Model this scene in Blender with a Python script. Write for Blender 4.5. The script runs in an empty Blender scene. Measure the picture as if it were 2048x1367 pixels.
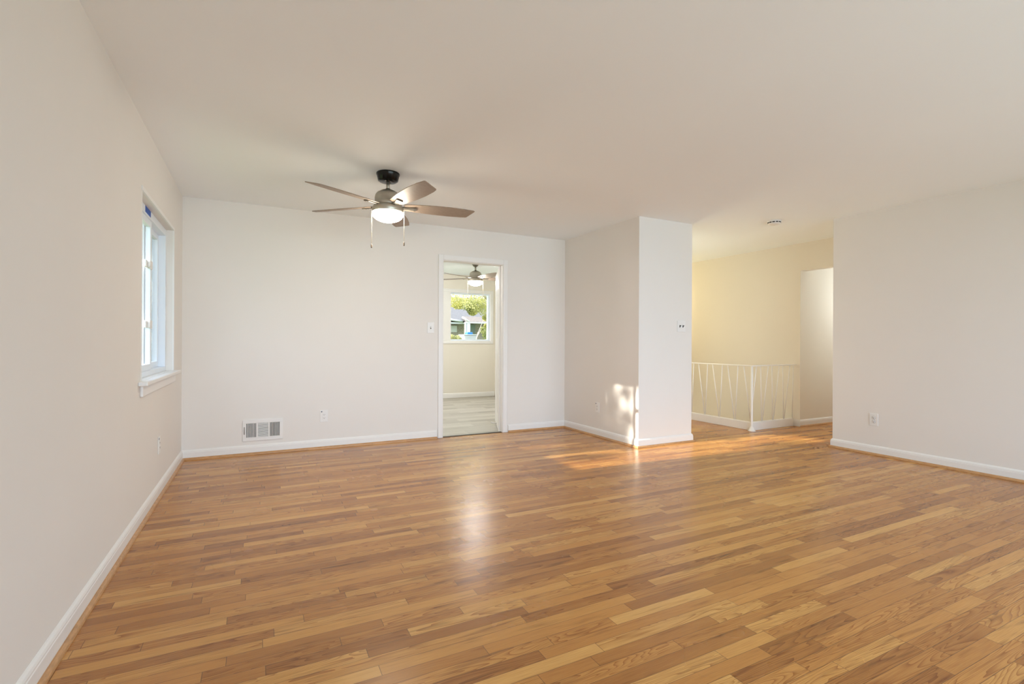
import bpy, bmesh, math, random
from math import sin, cos, pi, radians, hypot, atan2
from mathutils import Vector, Matrix
random.seed(7)
SC = bpy.context.scene
COL = SC.collection

# ------------------------------------------------------------------ camera
CAM_F = 993.3868          # focal length in pixels of a 2048 wide frame
YAW, PITCH, ROLL, CAM_H = 0.471189, 0.000479, 0.004746, 1.10541
cam_data = bpy.data.cameras.new('camera')
cam_data.sensor_width = 36.0
cam_data.lens = CAM_F / 2048 * 36.0
cam_data.clip_start = 0.02
cam_data.clip_end = 300
cam = bpy.data.objects.new('camera', cam_data)
COL.objects.link(cam)
fw = Vector((sin(YAW) * cos(PITCH), cos(YAW) * cos(PITCH), sin(PITCH)))
rt = Vector((cos(YAW), -sin(YAW), 0)); up = rt.cross(fw)
r2 = cos(ROLL) * rt + sin(ROLL) * up; u2 = -sin(ROLL) * rt + cos(ROLL) * up
cam.matrix_world = Matrix(((r2.x, u2.x, -fw.x, 0), (r2.y, u2.y, -fw.y, 0), (r2.z, u2.z, -fw.z, CAM_H), (0, 0, 0, 1)))
SC.camera = cam

# ------------------------------------------------------------------ world, sun, exposure
SC.view_settings.view_transform = 'Standard'
SC.view_settings.look = 'None'
SC.view_settings.gamma = 1.0
SC.view_settings.use_curve_mapping = False
SC.view_settings.exposure = 0.0
SC.cycles.max_bounces = 14
SC.cycles.diffuse_bounces = 9
SC.cycles.glossy_bounces = 5
SC.cycles.transparent_max_bounces = 16
SC.cycles.use_denoising = True
SC.cycles.sample_clamp_indirect = 6.0

world = bpy.data.worlds.new('world'); SC.world = world
world.use_nodes = True
wn, wl = world.node_tree.nodes, world.node_tree.links
wn.clear()
wo = wn.new('ShaderNodeOutputWorld'); wb = wn.new('ShaderNodeBackground')
# hazy bright sky: a touch bluer overhead than at the horizon
wtc = wn.new('ShaderNodeTexCoord'); wsep = wn.new('ShaderNodeSeparateXYZ'); wramp = wn.new('ShaderNodeValToRGB')
wl.new(wtc.outputs['Generated'], wsep.inputs[0]); wl.new(wsep.outputs[2], wramp.inputs[0])
wramp.color_ramp.elements[0].color = (0.86, 0.95, 1.06, 1); wramp.color_ramp.elements[1].color = (0.66, 0.86, 1.16, 1)
wl.new(wramp.outputs[0], wb.inputs['Color'])
wb.inputs['Strength'].default_value = 3.1
wl.new(wb.outputs[0], wo.inputs['Surface'])

def light(name, kind, loc, energy, color=(1, 1, 1), **kw):
    d = bpy.data.lights.new(name, kind); d.energy = energy; d.color = color
    o = bpy.data.objects.new(name, d); COL.objects.link(o); o.location = loc
    for k, v in kw.items():
        setattr(d, k, v)
    return o

SUN_DIR = Vector((1.0, -0.060, -0.296)).normalized()
sun = light('sun', 'SUN', (-8, 4, 6), 14.0, (1.04, 0.96, 0.82), angle=radians(0.55))
sun.rotation_euler = SUN_DIR.to_track_quat('-Z', 'Y').to_euler()

def portal(name, loc, sx, sy, direction):
    o = light(name, 'AREA', loc, 1.0, shape='RECTANGLE', size=sx, size_y=sy)
    o.rotation_euler = Vector(direction).to_track_quat('-Z', 'Z').to_euler()
    o.data.cycles.is_portal = True
    return o

# the big front window behind the camera, the left window and the back-room window let the sky in
portal('front_window_portal', (2.65, -1.93, 1.25), 4.9, 2.1, (0, 1, 0))
# added area light standing in for daylight at the front window
LW = light('front_window_fill', 'AREA', (2.65, -1.735, 1.25), 66, (0.79, 1.0, 1.22), shape='RECTANGLE', size=4.6, size_y=1.85, spread=radians(116))
LW.rotation_euler = Vector((0, 1, -0.12)).to_track_quat('-Z', 'Z').to_euler()
portal('left_window_portal', (-0.90, 4.33, 1.445), 1.3, 1.2, (1, 0, 0))
portal('rear_window_portal', (3.55, 9.55, 1.60), 1.3, 1.0, (0, -1, 0))

# hall and stairwell lamps round the corner; the other three are added fill lights
L2 = light('hall_ceiling_lamp', 'POINT', (7.6, 3.62, 1.7), 12.6, (0.93, 1.0, 1.03), shadow_soft_size=0.1)
L3 = light('stair_lamp', 'POINT', (5.90, 6.75, 1.75), 11.2, (1.15, 1.0, 0.65), shadow_soft_size=0.12)
L6 = light('back_room_fill', 'POINT', (1.0, 7.5, 2.05), 48, (1.0, 1.0, 1.02), shadow_soft_size=0.15)  # unseen fill light, added to brighten the back room beside its fan
L4 = light('lower_stair_fill', 'POINT', (5.95, 6.3, -0.75), 6.0, (1.05, 0.95, 0.78), shadow_soft_size=0.15)  # added fill from below to lift the wall behind the railing
L5 = light('entry_fill', 'POINT', (4.75, 5.15, 1.35), 13.0, (1.05, 1.0, 0.73), shadow_soft_size=0.2)  # added warm fill for the entry and landing ceiling, no fixture here

# ------------------------------------------------------------------ material helpers
MATS = {}
def new_mat(name):
    m = bpy.data.materials.new(name); m.use_nodes = True
    n, l = m.node_tree.nodes, m.node_tree.links
    n.clear()
    out = n.new('ShaderNodeOutputMaterial')
    MATS[name] = m
    return m, n, l, out

def pbr(name, col, rough=0.5, metal=0.0, var=0.0, scale=8.0, bump=0.0, bscale=200.0, spec=0.5, coat=0.0, stretch=None):
    m, n, l, out = new_mat(name)
    b = n.new('ShaderNodeBsdfPrincipled')
    b.inputs['Roughness'].default_value = rough
    b.inputs['Metallic'].default_value = metal
    b.inputs['Specular IOR Level'].default_value = spec
    b.inputs['Coat Weight'].default_value = coat
    l.new(b.outputs[0], out.inputs[0])
    tc = n.new('ShaderNodeTexCoord'); mp = n.new('ShaderNodeMapping')
    l.new(tc.outputs['Object'], mp.inputs[0])
    if stretch: mp.inputs['Scale'].default_value = stretch
    nz = n.new('ShaderNodeTexNoise'); nz.inputs['Scale'].default_value = scale
    nz.inputs['Detail'].default_value = 5
    l.new(mp.outputs[0], nz.inputs['Vector'])
    r = n.new('ShaderNodeValToRGB')
    c = Vector(col)
    r.color_ramp.elements[0].position = 0.3; r.color_ramp.elements[1].position = 0.7
    r.color_ramp.elements[0].color = (*(c * (1 - var)), 1)
    r.color_ramp.elements[1].color = (*[min(1, v * (1 + var)) for v in c], 1)
    l.new(nz.outputs['Fac'], r.inputs[0]); l.new(r.outputs[0], b.inputs['Base Color'])
    if bump:
        n2 = n.new('ShaderNodeTexNoise'); n2.inputs['Scale'].default_value = bscale
        l.new(tc.outputs['Object'], n2.inputs['Vector'])
        bp = n.new('ShaderNodeBump'); bp.inputs['Strength'].default_value = bump; bp.inputs['Distance'].default_value = 0.002
        l.new(n2.outputs['Fac'], bp.inputs['Height']); l.new(bp.outputs[0], b.inputs['Normal'])
    return m

def emis(name, col, strength):
    m, n, l, out = new_mat(name)
    e = n.new('ShaderNodeEmission'); e.inputs[0].default_value = (*col, 1); e.inputs[1].default_value = strength
    l.new(e.outputs[0], out.inputs[0]); return m

def strip_floor(name, w, lmin, lvar, ramp, rough, grain, gapdark, tint, seed=0.0, spec=0.5):
    """strips running along X: every strip its own tone, butt joints, grain and thin gaps"""
    m, n, l, out = new_mat(name)
    def math_(op, a, b=None, c=None):
        q = n.new('ShaderNodeMath'); q.operation = op
        for i, v in enumerate((a, b, c)):
            if v is None: continue
            if isinstance(v, (int, float)): q.inputs[i].default_value = v
            else: l.new(v, q.inputs[i])
        return q.outputs[0]
    def white(vx, vy, vz=0.0):
        cx = n.new('ShaderNodeCombineXYZ')
        for i, v in enumerate((vx, vy, vz)):
            if isinstance(v, (int, float)): cx.inputs[i].default_value = v
            else: l.new(v, cx.inputs[i])
        q = n.new('ShaderNodeTexWhiteNoise'); q.noise_dimensions = '3D'
        l.new(cx.outputs[0], q.inputs['Vector']); return q
    tc = n.new('ShaderNodeTexCoord'); sp = n.new('ShaderNodeSeparateXYZ')
    l.new(tc.outputs['Object'], sp.inputs[0])
    X, Y = sp.outputs[0], sp.outputs[1]
    yr = math_('DIVIDE', math_('ADD', Y, 20.0), w)
    row = math_('FLOOR', yr); fy = math_('FRACT', yr)
    rr = white(row, seed + 3.3).outputs['Value']
    rl = white(row, seed + 9.1).outputs['Value']
    ln = math_('ADD', math_('MULTIPLY', rl, lvar), lmin)
    xu = math_('ADD', math_('DIVIDE', math_('ADD', X, 30.0), ln), math_('MULTIPLY', rr, 31.0))
    # second level jitter so that boards in one row differ in length
    idx0 = math_('FLOOR', xu); fx0 = math_('FRACT', xu)
    cut = math_('ADD', math_('MULTIPLY', white(row, idx0, seed + 1.7).outputs['Value'], 0.5), 0.25)
    side = math_('GREATER_THAN', fx0, cut)
    idx = math_('ADD', math_('MULTIPLY', idx0, 2.0), side)
    dx = math_('MINIMUM', math_('ABSOLUTE', math_('SUBTRACT', fx0, cut)), math_('MINIMUM', fx0, math_('SUBTRACT', 1.0, fx0)))
    dxm = math_('MULTIPLY', dx, ln)
    dym = math_('MULTIPLY', math_('MINIMUM', fy, math_('SUBTRACT', 1.0, fy)), w)
    wn_ = white(row, idx, seed + 5.5)
    tone = wn_.outputs['Value']; tone2 = white(idx, row, seed + 11.2).outputs['Value']
    # grain coordinates, shifted per board
    cx = n.new('ShaderNodeCombineXYZ')
    l.new(math_('ADD', math_('MULTIPLY', X, 1.0), math_('MULTIPLY', tone, 57.0)), cx.inputs[0])
    l.new(math_('ADD', math_('MULTIPLY', Y, 1.0), math_('MULTIPLY', tone2, 23.0)), cx.inputs[1])
    mp1 = n.new('ShaderNodeMapping'); mp1.inputs['Scale'].default_value = (1.6, 22.0, 1)
    l.new(cx.outputs[0], mp1.inputs[0])
    big = n.new('ShaderNodeTexNoise'); big.inputs['Scale'].default_value = 1.0; big.inputs['Detail'].default_value = 3
    l.new(mp1.outputs[0], big.inputs['Vector'])
    # cathedral rings: bands of a stretched, warped field
    mp2 = n.new('ShaderNodeMapping'); mp2.inputs['Scale'].default_value = (1.5, 20.0, 1)
    l.new(cx.outputs[0], mp2.inputs[0])
    n2 = n.new('ShaderNodeTexNoise'); n2.inputs['Scale'].default_value = 0.8; n2.inputs['Detail'].default_value = 1.5
    n2.inputs['Distortion'].default_value = 0.6
    l.new(mp2.outputs[0], n2.inputs['Vector'])
    rings = math_('FRACT', math_('MULTIPLY', n2.outputs['Fac'], 20.0))
    ringm = math_('POWER', rings, 3.0)
    mp3 = n.new('ShaderNodeMapping'); mp3.inputs['Scale'].default_value = (9.0, 330.0, 1)
    l.new(cx.outputs[0], mp3.inputs[0])
    fine = n.new('ShaderNodeTexNoise'); fine.inputs['Scale'].default_value = 1.0; fine.inputs['Detail'].default_value = 2
    l.new(mp3.outputs[0], fine.inputs['Vector'])
    cr = n.new('ShaderNodeValToRGB'); el = cr.color_ramp.elements
    while len(el) < len(ramp): el.new(0.5)
    for e, (p, c) in zip(el, ramp): e.position = p; e.color = (*c, 1)
    l.new(math_('ADD', math_('MULTIPLY', tone, 0.8), math_('MULTIPLY', big.outputs['Fac'], 0.2)), cr.inputs[0])
    def mixc(kind, fac, a, b):
        q = n.new('ShaderNodeMixRGB'); q.blend_type = kind
        for i, v in enumerate((fac, a, b)):
            if isinstance(v, (int, float)): q.inputs[i].default_value = v
            elif isinstance(v, tuple): q.inputs[i].default_value = (*v, 1)
            else: l.new(v, q.inputs[i])
        return q.outputs[0]
    c1 = mixc('MULTIPLY', math_('MULTIPLY', ringm, math_('MULTIPLY', math_('GREATER_THAN', tone2, 0.42), grain * 0.8)), cr.outputs[0], tint)
    c2 = mixc('MULTIPLY', math_('MULTIPLY', math_('SUBTRACT', fine.outputs['Fac'], 0.30), grain * 0.9), c1, tint)
    dark = n.new('ShaderNodeTexNoise'); dark.inputs['Scale'].default_value = 1.0; dark.inputs['Detail'].default_value = 4
    mp4 = n.new('ShaderNodeMapping'); mp4.inputs['Scale'].default_value = (3.0, 34.0, 1)
    l.new(cx.outputs[0], mp4.inputs[0]); l.new(mp4.outputs[0], dark.inputs['Vector'])
    streak = math_('MULTIPLY', math_('MAXIMUM', math_('SUBTRACT', dark.outputs['Fac'], 0.57), 0.0), 5.0 * grain)
    c3 = mixc('MULTIPLY', math_('MINIMUM', streak, 0.75), c2, (0.42, 0.36, 0.32))
    gap = math_('MAXIMUM', math_('LESS_THAN', dym, 0.00075), math_('LESS_THAN', dxm, 0.0009))
    c4 = mixc('MIX', math_('MULTIPLY', gap, gapdark), c3, (0.07, 0.035, 0.015))
    b = n.new('ShaderNodeBsdfPrincipled')
    l.new(c4, b.inputs['Base Color'])
    wear = n.new('ShaderNodeTexNoise'); wear.inputs['Scale'].default_value = 1.3; wear.inputs['Detail'].default_value = 4
    l.new(tc.outputs['Object'], wear.inputs['Vector'])
    l.new(math_('ADD', math_('MULTIPLY', wear.outputs['Fac'], 0.04), rough - 0.02), b.inputs['Roughness'])
    b.inputs['Specular IOR Level'].default_value = spec
    bp = n.new('ShaderNodeBump'); bp.inputs['Strength'].default_value = 0.25; bp.inputs['Distance'].default_value = 0.0006
    hgt = math_('SUBTRACT', math_('ADD', math_('MULTIPLY', fine.outputs['Fac'], 0.25), math_('MULTIPLY', tone2, 0.5)), math_('MULTIPLY', gap, 1.0))
    l.new(hgt, bp.inputs['Height']); l.new(bp.outputs[0], b.inputs['Normal'])
    l.new(b.outputs[0], out.inputs[0])
    return m

WALL = pbr('wall_paint', (0.80, 0.772, 0.735), 0.75, var=0.008, scale=2.0, bump=0.06, bscale=260, spec=0.25)
CREAM = pbr('cream_paint', (0.80, 0.76, 0.675), 0.75, var=0.008, scale=2.0, bump=0.06, bscale=260, spec=0.25)
CEIL = pbr('ceiling_paint', (0.915, 0.96, 0.985), 0.85, var=0.008, scale=1.5, bump=0.08, bscale=160, spec=0.2)
TRIM = pbr('white_trim_paint', (0.83, 0.82, 0.80), 0.38, var=0.006, scale=3)
VINYL = pbr('white_vinyl', (0.79, 0.85, 0.92), 0.32, var=0.006, scale=3)
PLASTIC = pbr('white_plastic', (0.82, 0.81, 0.79), 0.35, var=0.006, scale=9)
OUTDOORWALL = pbr('plaster', (0.6, 0.57, 0.52), 0.9, var=0.02)
OAK = strip_floor('oak_strip_floor', 0.057, 0.75, 1.1,
    [(0.05, (0.340, 0.137, 0.031)), (0.30, (0.473, 0.210, 0.050)), (0.55, (0.556, 0.262, 0.066)), (0.78, (0.616, 0.317, 0.086)), (1.0, (0.740, 0.429, 0.136))],
    0.27, 0.95, 0.85, (0.411, 0.232, 0.089))
VINYLFLOOR = strip_floor('grey_plank_floor', 0.15, 1.2, 0.6,
    [(0.0, (0.34, 0.31, 0.26)), (0.5, (0.46, 0.43, 0.37)), (1.0, (0.58, 0.55, 0.49))],
    0.36, 0.5, 0.6, (0.55, 0.50, 0.44), seed=40.0)
SHOE = pbr('oak_moulding', (0.50, 0.27, 0.115), 0.35, var=0.18, scale=30, stretch=(1, 1, 6))
DARKMETAL = pbr('dark_bronze', (0.018, 0.016, 0.014), 0.22, metal=0.7, var=0.1)
NICKEL = pbr('brushed_nickel', (0.46, 0.42, 0.35), 0.38, metal=0.75, var=0.06, scale=60, stretch=(1, 1, 12))
NICKELDARK = pbr('dark_nickel', (0.22, 0.20, 0.17), 0.35, metal=0.8, var=0.06)
BLADE = pbr('weathered_wood', (0.30, 0.228, 0.175), 0.45, var=0.16, scale=10, stretch=(3, 26, 3))
CHAIN = pbr('pull_cord', (0.72, 0.63, 0.50), 0.5, var=0.05)
FOB = pbr('dark_fob', (0.16, 0.12, 0.09), 0.4, var=0.1)
GLOBE = emis('lit_frosted_glass', (1.10, 1.0, 0.82), 64.0)
GLOBE2 = emis('lit_frosted_glass_bright', (1.0, 0.98, 0.92), 105.0)
BLACK = pbr('black_plastic', (0.012, 0.012, 0.012), 0.4)
SLOT = pbr('dark_slot', (0.05, 0.045, 0.04), 0.8)
REGDARK = pbr('duct_dark', (0.10, 0.10, 0.10), 0.8)
TAPE = pbr('blue_tape', (0.03, 0.10, 0.42), 0.6, var=0.05)
STICKER = pbr('slate_dot', (0.09, 0.11, 0.17), 0.5)
THRESH = pbr('dark_threshold', (0.06, 0.045, 0.03), 0.5, var=0.1)
def glassmat():
    m, n, l, out = new_mat('window_glass')
    t = n.new('ShaderNodeBsdfTransparent'); g = n.new('ShaderNodeBsdfGlossy'); g.inputs['Roughness'].default_value = 0.03
    t.inputs[0].default_value = (0.985, 0.99, 0.99, 1)
    f = n.new('ShaderNodeFresnel'); ge = n.new('ShaderNodeNewGeometry'); mr = n.new('ShaderNodeMapRange')
    mr.inputs['To Min'].default_value = 1.16; mr.inputs['To Max'].default_value = 1 / 1.16
    l.new(ge.outputs['Backfacing'], mr.inputs['Value']); l.new(mr.outputs[0], f.inputs[0])
    mx = n.new('ShaderNodeMixShader')
    l.new(f.outputs[0], mx.inputs[0]); l.new(t.outputs[0], mx.inputs[1]); l.new(g.outputs[0], mx.inputs[2])
    l.new(mx.outputs[0], out.inputs[0]); return m
GLASS = glassmat()
def screenmat():
    m, n, l, out = new_mat('insect_mesh')
    t = n.new('ShaderNodeBsdfTransparent'); d = n.new('ShaderNodeBsdfDiffuse'); d.inputs[0].default_value = (0.28, 0.29, 0.29, 1)
    mx = n.new('ShaderNodeMixShader'); mx.inputs[0].default_value = 0.35
    l.new(t.outputs[0], mx.inputs[1]); l.new(d.outputs[0], mx.inputs[2]); l.new(mx.outputs[0], out.inputs[0]); return m
SCREEN = screenmat()
def leafmat(name, c1, c2):
    m, n, l, out = new_mat(name)
    tc = n.new('ShaderNodeTexCoord'); nz = n.new('ShaderNodeTexNoise'); nz.inputs['Scale'].default_value = 2.5; nz.inputs['Detail'].default_value = 6
    l.new(tc.outputs['Object'], nz.inputs['Vector'])
    r = n.new('ShaderNodeValToRGB'); r.color_ramp.elements[0].position = 0.35; r.color_ramp.elements[1].position = 0.65
    r.color_ramp.elements[0].color = (*c1, 1); r.color_ramp.elements[1].color = (*c2, 1)
    l.new(nz.outputs['Fac'], r.inputs[0])
    d = n.new('ShaderNodeBsdfDiffuse'); t = n.new('ShaderNodeBsdfTranslucent'); mx = n.new('ShaderNodeMixShader'); mx.inputs[0].default_value = 0.45
    l.new(r.outputs[0], d.inputs[0]); l.new(r.outputs[0], t.inputs[0])
    l.new(d.outputs[0], mx.inputs[1]); l.new(t.outputs[0], mx.inputs[2]); l.new(mx.outputs[0], out.inputs[0]); return m
LEAF = leafmat('yellow_green_leaves', (0.22, 0.24, 0.06), (0.86, 0.80, 0.36))
LEAF2 = leafmat('bush_leaves', (0.26, 0.30, 0.11), (0.80, 0.74, 0.38))
BARK = pbr('pale_bark', (0.45, 0.38, 0.31), 0.9, var=0.25, scale=6)
def brickmat():
    m, n, l, out = new_mat('tan_brick')
    tc = n.new('ShaderNodeTexCoord'); mp = n.new('ShaderNodeMapping'); mp.inputs['Rotation'].default_value = (radians(90), 0, 0)
    l.new(tc.outputs['Object'], mp.inputs[0])
    b = n.new('ShaderNodeTexBrick'); b.inputs['Scale'].default_value = 4.0
    b.inputs['Color1'].default_value = (0.46, 0.39, 0.32, 1); b.inputs['Color2'].default_value = (0.34, 0.29, 0.24, 1); b.inputs['Mortar'].default_value = (0.58, 0.53, 0.47, 1)
    l.new(mp.outputs[0], b.inputs['Vector'])
    p = n.new('ShaderNodeBsdfPrincipled'); p.inputs['Roughness'].default_value = 0.9
    l.new(b.outputs['Color'], p.inputs['Base Color']); l.new(p.outputs[0], out.inputs[0]); return m
BRICK = brickmat()
SHINGLE = pbr('grey_shingles', (0.17, 0.155, 0.145), 0.9, var=0.3, scale=7, stretch=(2, 1, 14))
SHINGLETAN = pbr('tan_shingles', (0.20, 0.155, 0.12), 0.9, var=0.3, scale=7, stretch=(2, 1, 14))
GRASS = pbr('lawn', (0.13, 0.19, 0.05), 0.95, var=0.35, scale=3)
DOORGREEN = pbr('green_grey_door', (0.24, 0.29, 0.26), 0.5, var=0.05)
WHITEEXT = pbr('white_exterior_paint', (0.75, 0.75, 0.75), 0.6, var=0.02)
BOXGREY = pbr('pale_lilac_slats', (0.5, 0.48, 0.54), 0.6, var=0.03)
TARP = pbr('blue_tarp', (0.03, 0.22, 0.62), 0.45, var=0.1)

# ------------------------------------------------------------------ mesh helpers
class MB:
    def __init__(self): self.bm = bmesh.new()
    def box(self, a, b, bev=0.0, seg=1):
        x0, y0, z0 = [min(p, q) for p, q in zip(a, b)]; x1, y1, z1 = [max(p, q) for p, q in zip(a, b)]
        t = bmesh.new()
        bmesh.ops.create_cube(t, size=1)
        for v in t.verts:
            v.co = Vector(((x0 + x1) / 2 + v.co.x * (x1 - x0), (y0 + y1) / 2 + v.co.y * (y1 - y0), (z0 + z1) / 2 + v.co.z * (z1 - z0)))
        if bev > 0:
            bmesh.ops.bevel(t, geom=t.edges[:], offset=bev, segments=seg, profile=0.5, affect='EDGES')
        return self.add(t)
    def add(self, t, mat=None):
        if mat is not None: bmesh.ops.transform(t, matrix=mat, verts=t.verts)
        me = bpy.data.meshes.new('tmp'); t.to_mesh(me); t.free()
        self.bm.from_mesh(me); bpy.data.meshes.remove(me)
        return self
    def lathe(self, prof, c=(0, 0, 0), seg=40, mat=None):
        t = bmesh.new(); rings = []
        for r, z in prof:
            if r < 1e-6: rings.append([t.verts.new((0, 0, z))])
            else: rings.append([t.verts.new((r * cos(2 * pi * k / seg), r * sin(2 * pi * k / seg), z)) for k in range(seg)])
        for A, B in zip(rings, rings[1:]):
            for k in range(seg):
                k2 = (k + 1) % seg
                if len(A) == 1 and len(B) == 1: continue
                if len(A) == 1: t.faces.new((A[0], B[k2], B[k]))
                elif len(B) == 1: t.faces.new((A[k], A[k2], B[0]))
                else: t.faces.new((A[k], A[k2], B[k2], B[k]))
        for R in (rings[0], rings[-1]):
            if len(R) > 1: t.faces.new(R)
        bmesh.ops.recalc_face_normals(t, faces=t.faces[:])
        for f in t.faces: f.smooth = True
        M = Matrix.Translation(Vector(c))
        if mat is not None: M = M @ mat
        return self.add(t, M)
    def tube(self, pts, r, seg=8):
        t = bmesh.new(); rings = []
        pts = [Vector(p) for p in pts]
        rr = r if isinstance(r, (list, tuple)) else [r] * len(pts)
        for i, p in enumerate(pts):
            d = (pts[min(i + 1, len(pts) - 1)] - pts[max(i - 1, 0)]).normalized()
            a = d.orthogonal().normalized() if i == 0 else (a - d * a.dot(d)).normalized()
            b = d.cross(a)
            rings.append([t.verts.new(p + rr[i] * (cos(2 * pi * k / seg) * a + sin(2 * pi * k / seg) * b)) for k in range(seg)])
        for A, B in zip(rings, rings[1:]):
            for k in range(seg):
                f = t.faces.new((A[k], A[(k + 1) % seg], B[(k + 1) % seg], B[k])); f.smooth = True
        t.faces.new(rings[0][::-1]); t.faces.new(rings[-1])
        return self.add(t)
    def poly(self, pts, z0, z1, bev=0.0):
        """prism of a 2D outline"""
        t = bmesh.new()
        A = [t.verts.new((x, y, z0)) for x, y in pts]; B = [t.verts.new((x, y, z1)) for x, y in pts]
        t.faces.new(A[::-1]); t.faces.new(B)
        for k in range(len(pts)):
            k2 = (k + 1) % len(pts); t.faces.new((A[k], A[k2], B[k2], B[k]))
        bmesh.ops.recalc_face_normals(t, faces=t.faces[:])
        if bev: bmesh.ops.bevel(t, geom=t.edges[:], offset=bev, segments=1, affect='EDGES')
        return t
    def quad(self, pts):
        self.bm.faces.new([self.bm.verts.new(p) for p in pts]); return self
    def build(self, name, mat, parent=None, origin=None, sharp=False):
        me = bpy.data.meshes.new(name)
        if origin is not None:
            bmesh.ops.translate(self.bm, verts=self.bm.verts, vec=-Vector(origin))
        self.bm.normal_update()
        self.bm.to_mesh(me); self.bm.free()
        me.materials.append(mat)
        o = bpy.data.objects.new(name, me); COL.objects.link(o)
        if parent is not None: o.parent = parent
        elif origin is not None: o.location = origin
        return o

def empty(name, loc, label, cat, group=None, kind=None):
    o = bpy.data.objects.new(name, None); COL.objects.link(o); o.location = loc
    o.empty_display_size = 0.1
    return tag(o, label, cat, group, kind)
def tag(o, label=None, cat=None, group=None, kind=None):
    if label: o['label'] = label
    if cat: o['category'] = cat
    if group: o['group'] = group
    if kind: o['kind'] = kind
    return o
def struct(name, mb, mat, label, cat):
    return tag(mb.build(name, mat), label, cat, kind='structure')

# ------------------------------------------------------------------ plan of the house (metres)
H = 2.44
XL, YB, XJ, YC, XC = -0.6356, 5.4787, 3.5653, 4.0563, 4.3323
XR, YR, XS, YH = 5.4867, 3.185, 6.42, 4.15
YF = -1.75                       # front wall, behind the camera
YK0, YK1, XK0, XK1 = 5.594, 9.30, 0.20, 4.34      # the back room
HX, HY = 5.60, 4.255             # corner of the stair hole
SHY = 7.5

# floor
b = MB()
b.box((XL - 0.05, YF - 0.05, -0.12), (HX, YB + 0.02, 0))
b.box((HX, YR - 0.2, -0.12), (8.6, HY, 0))
b.box((HX, YF - 0.05, -0.12), (HX + 0.02, YR - 0.2, 0))
struct('floor', b, OAK, 'narrow oak strip floor with a soft sheen', 'floor')
b = MB(); b.box((XK0 - 0.1, YB + 0.021, -0.12), (XK1 + 0.1, YK1 + 0.1, -0.004))
struct('floor_back_room', b, VINYLFLOOR, 'grey plank floor of the room beyond the doorway', 'floor')
b = MB(); b.box((XL - 0.2, YF - 0.2, H), (8.75, YK1 + 0.2, H + 0.2))
struct('ceiling', b, CEIL, 'plain flat white ceiling', 'ceiling')

# left wall with the window opening
WY0, WY1, WZ0, WZ1 = 3.69, 4.965, 0.855, 2.03
XLo = XL - 0.17
b = MB()
b.box((XLo, YF - 0.2, -0.1), (XL, WY0, H)); b.box((XLo, WY1, -0.1), (XL, YK0, H))
b.box((XLo, WY0, -0.1), (XL, WY1, WZ0)); b.box((XLo, WY0, WZ1), (XL, WY1, H))
struct('wall_left', b, WALL, 'off-white wall along the left with one window', 'wall')
# back wall with the doorway
DX0, DX1, DZ = 1.885, 2.672, 2.062
b = MB()
b.box((XL, YB, -0.1), (DX0, YK0, H)); b.box((DX1, YB, -0.1), (HX - 0.05, YK0, H)); b.box((DX0, YB, DZ), (DX1, YK0, H))
struct('wall_back', b, WALL, 'off-white back wall with the cased doorway', 'wall')
# closet block between the room and the entry
b = MB(); b.box((XJ, YC, -0.1), (XC, YB, H))
struct('wall_closet', b, WALL, 'off-white closet block jutting out beside the stair landing', 'wall')
b = MB()
b.box((XR, YF, -0.1), (XR + 0.12, YR, H)); b.box((XR + 0.12, YR - 0.12, -0.1), (8.6, YR, H))
struct('wall_right', b, WALL, 'off-white wall along the right, ending at the hall', 'wall')
# stair wall: X = XS, with the hall opening as a header, and the hall's far wall
b = MB()
b.box((XS, YH, -2.6), (XS + 0.115, SHY, H)); b.box((XS, YR, 2.075), (XS + 0.115, YH, H))
struct('wall_stair', b, CREAM, 'cream wall behind the stair railing with a header over the hall', 'wall')
b = MB(); b.box((XS + 0.115, YH, -0.1), (8.6, YH + 0.115, H)); b.box((8.5, YR, -0.1), (8.6, YH, H))
struct('wall_hall', b, CREAM, 'pale wall inside the hall opening', 'wall')
# stairwell shaft
b = MB()
b.box((HX - 0.05, YB, -2.6), (HX + 0.03, SHY, H)); b.box((HX - 0.05, SHY, -2.6), (XS + 0.115, SHY + 0.1, H))
b.box((HX - 0.05, HY, -2.6), (HX + 0.03, YB, -0.121)); b.box((HX, HY - 0.06, -2.6), (XS, HY, -0.121))
struct('wall_stairwell', b, CREAM, 'cream walls of the stairwell below the landing', 'wall')
b = MB(); b.box((HX - 0.05, HY - 0.06, -2.7), (XS + 0.115, SHY + 0.1, -2.6))
struct('floor_stairwell', b, OAK, 'landing floor at the foot of the stairwell', 'floor')
# front wall with its big window, behind the camera
b = MB()
FX0, FX1, FZ0, FZ1 = 0.3, 5.0, 0.3, 2.2
b.box((XL, YF - 0.17, -0.1), (FX0, YF, H)); b.box((FX1, YF - 0.17, -0.1), (XR + 0.12, YF, H))
b.box((FX0, YF - 0.17, -0.1), (FX1, YF, FZ0)); b.box((FX0, YF - 0.17, FZ1), (FX1, YF, H))
struct('wall_front', b, WALL, 'off-white front wall with a wide picture window', 'wall')
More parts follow.
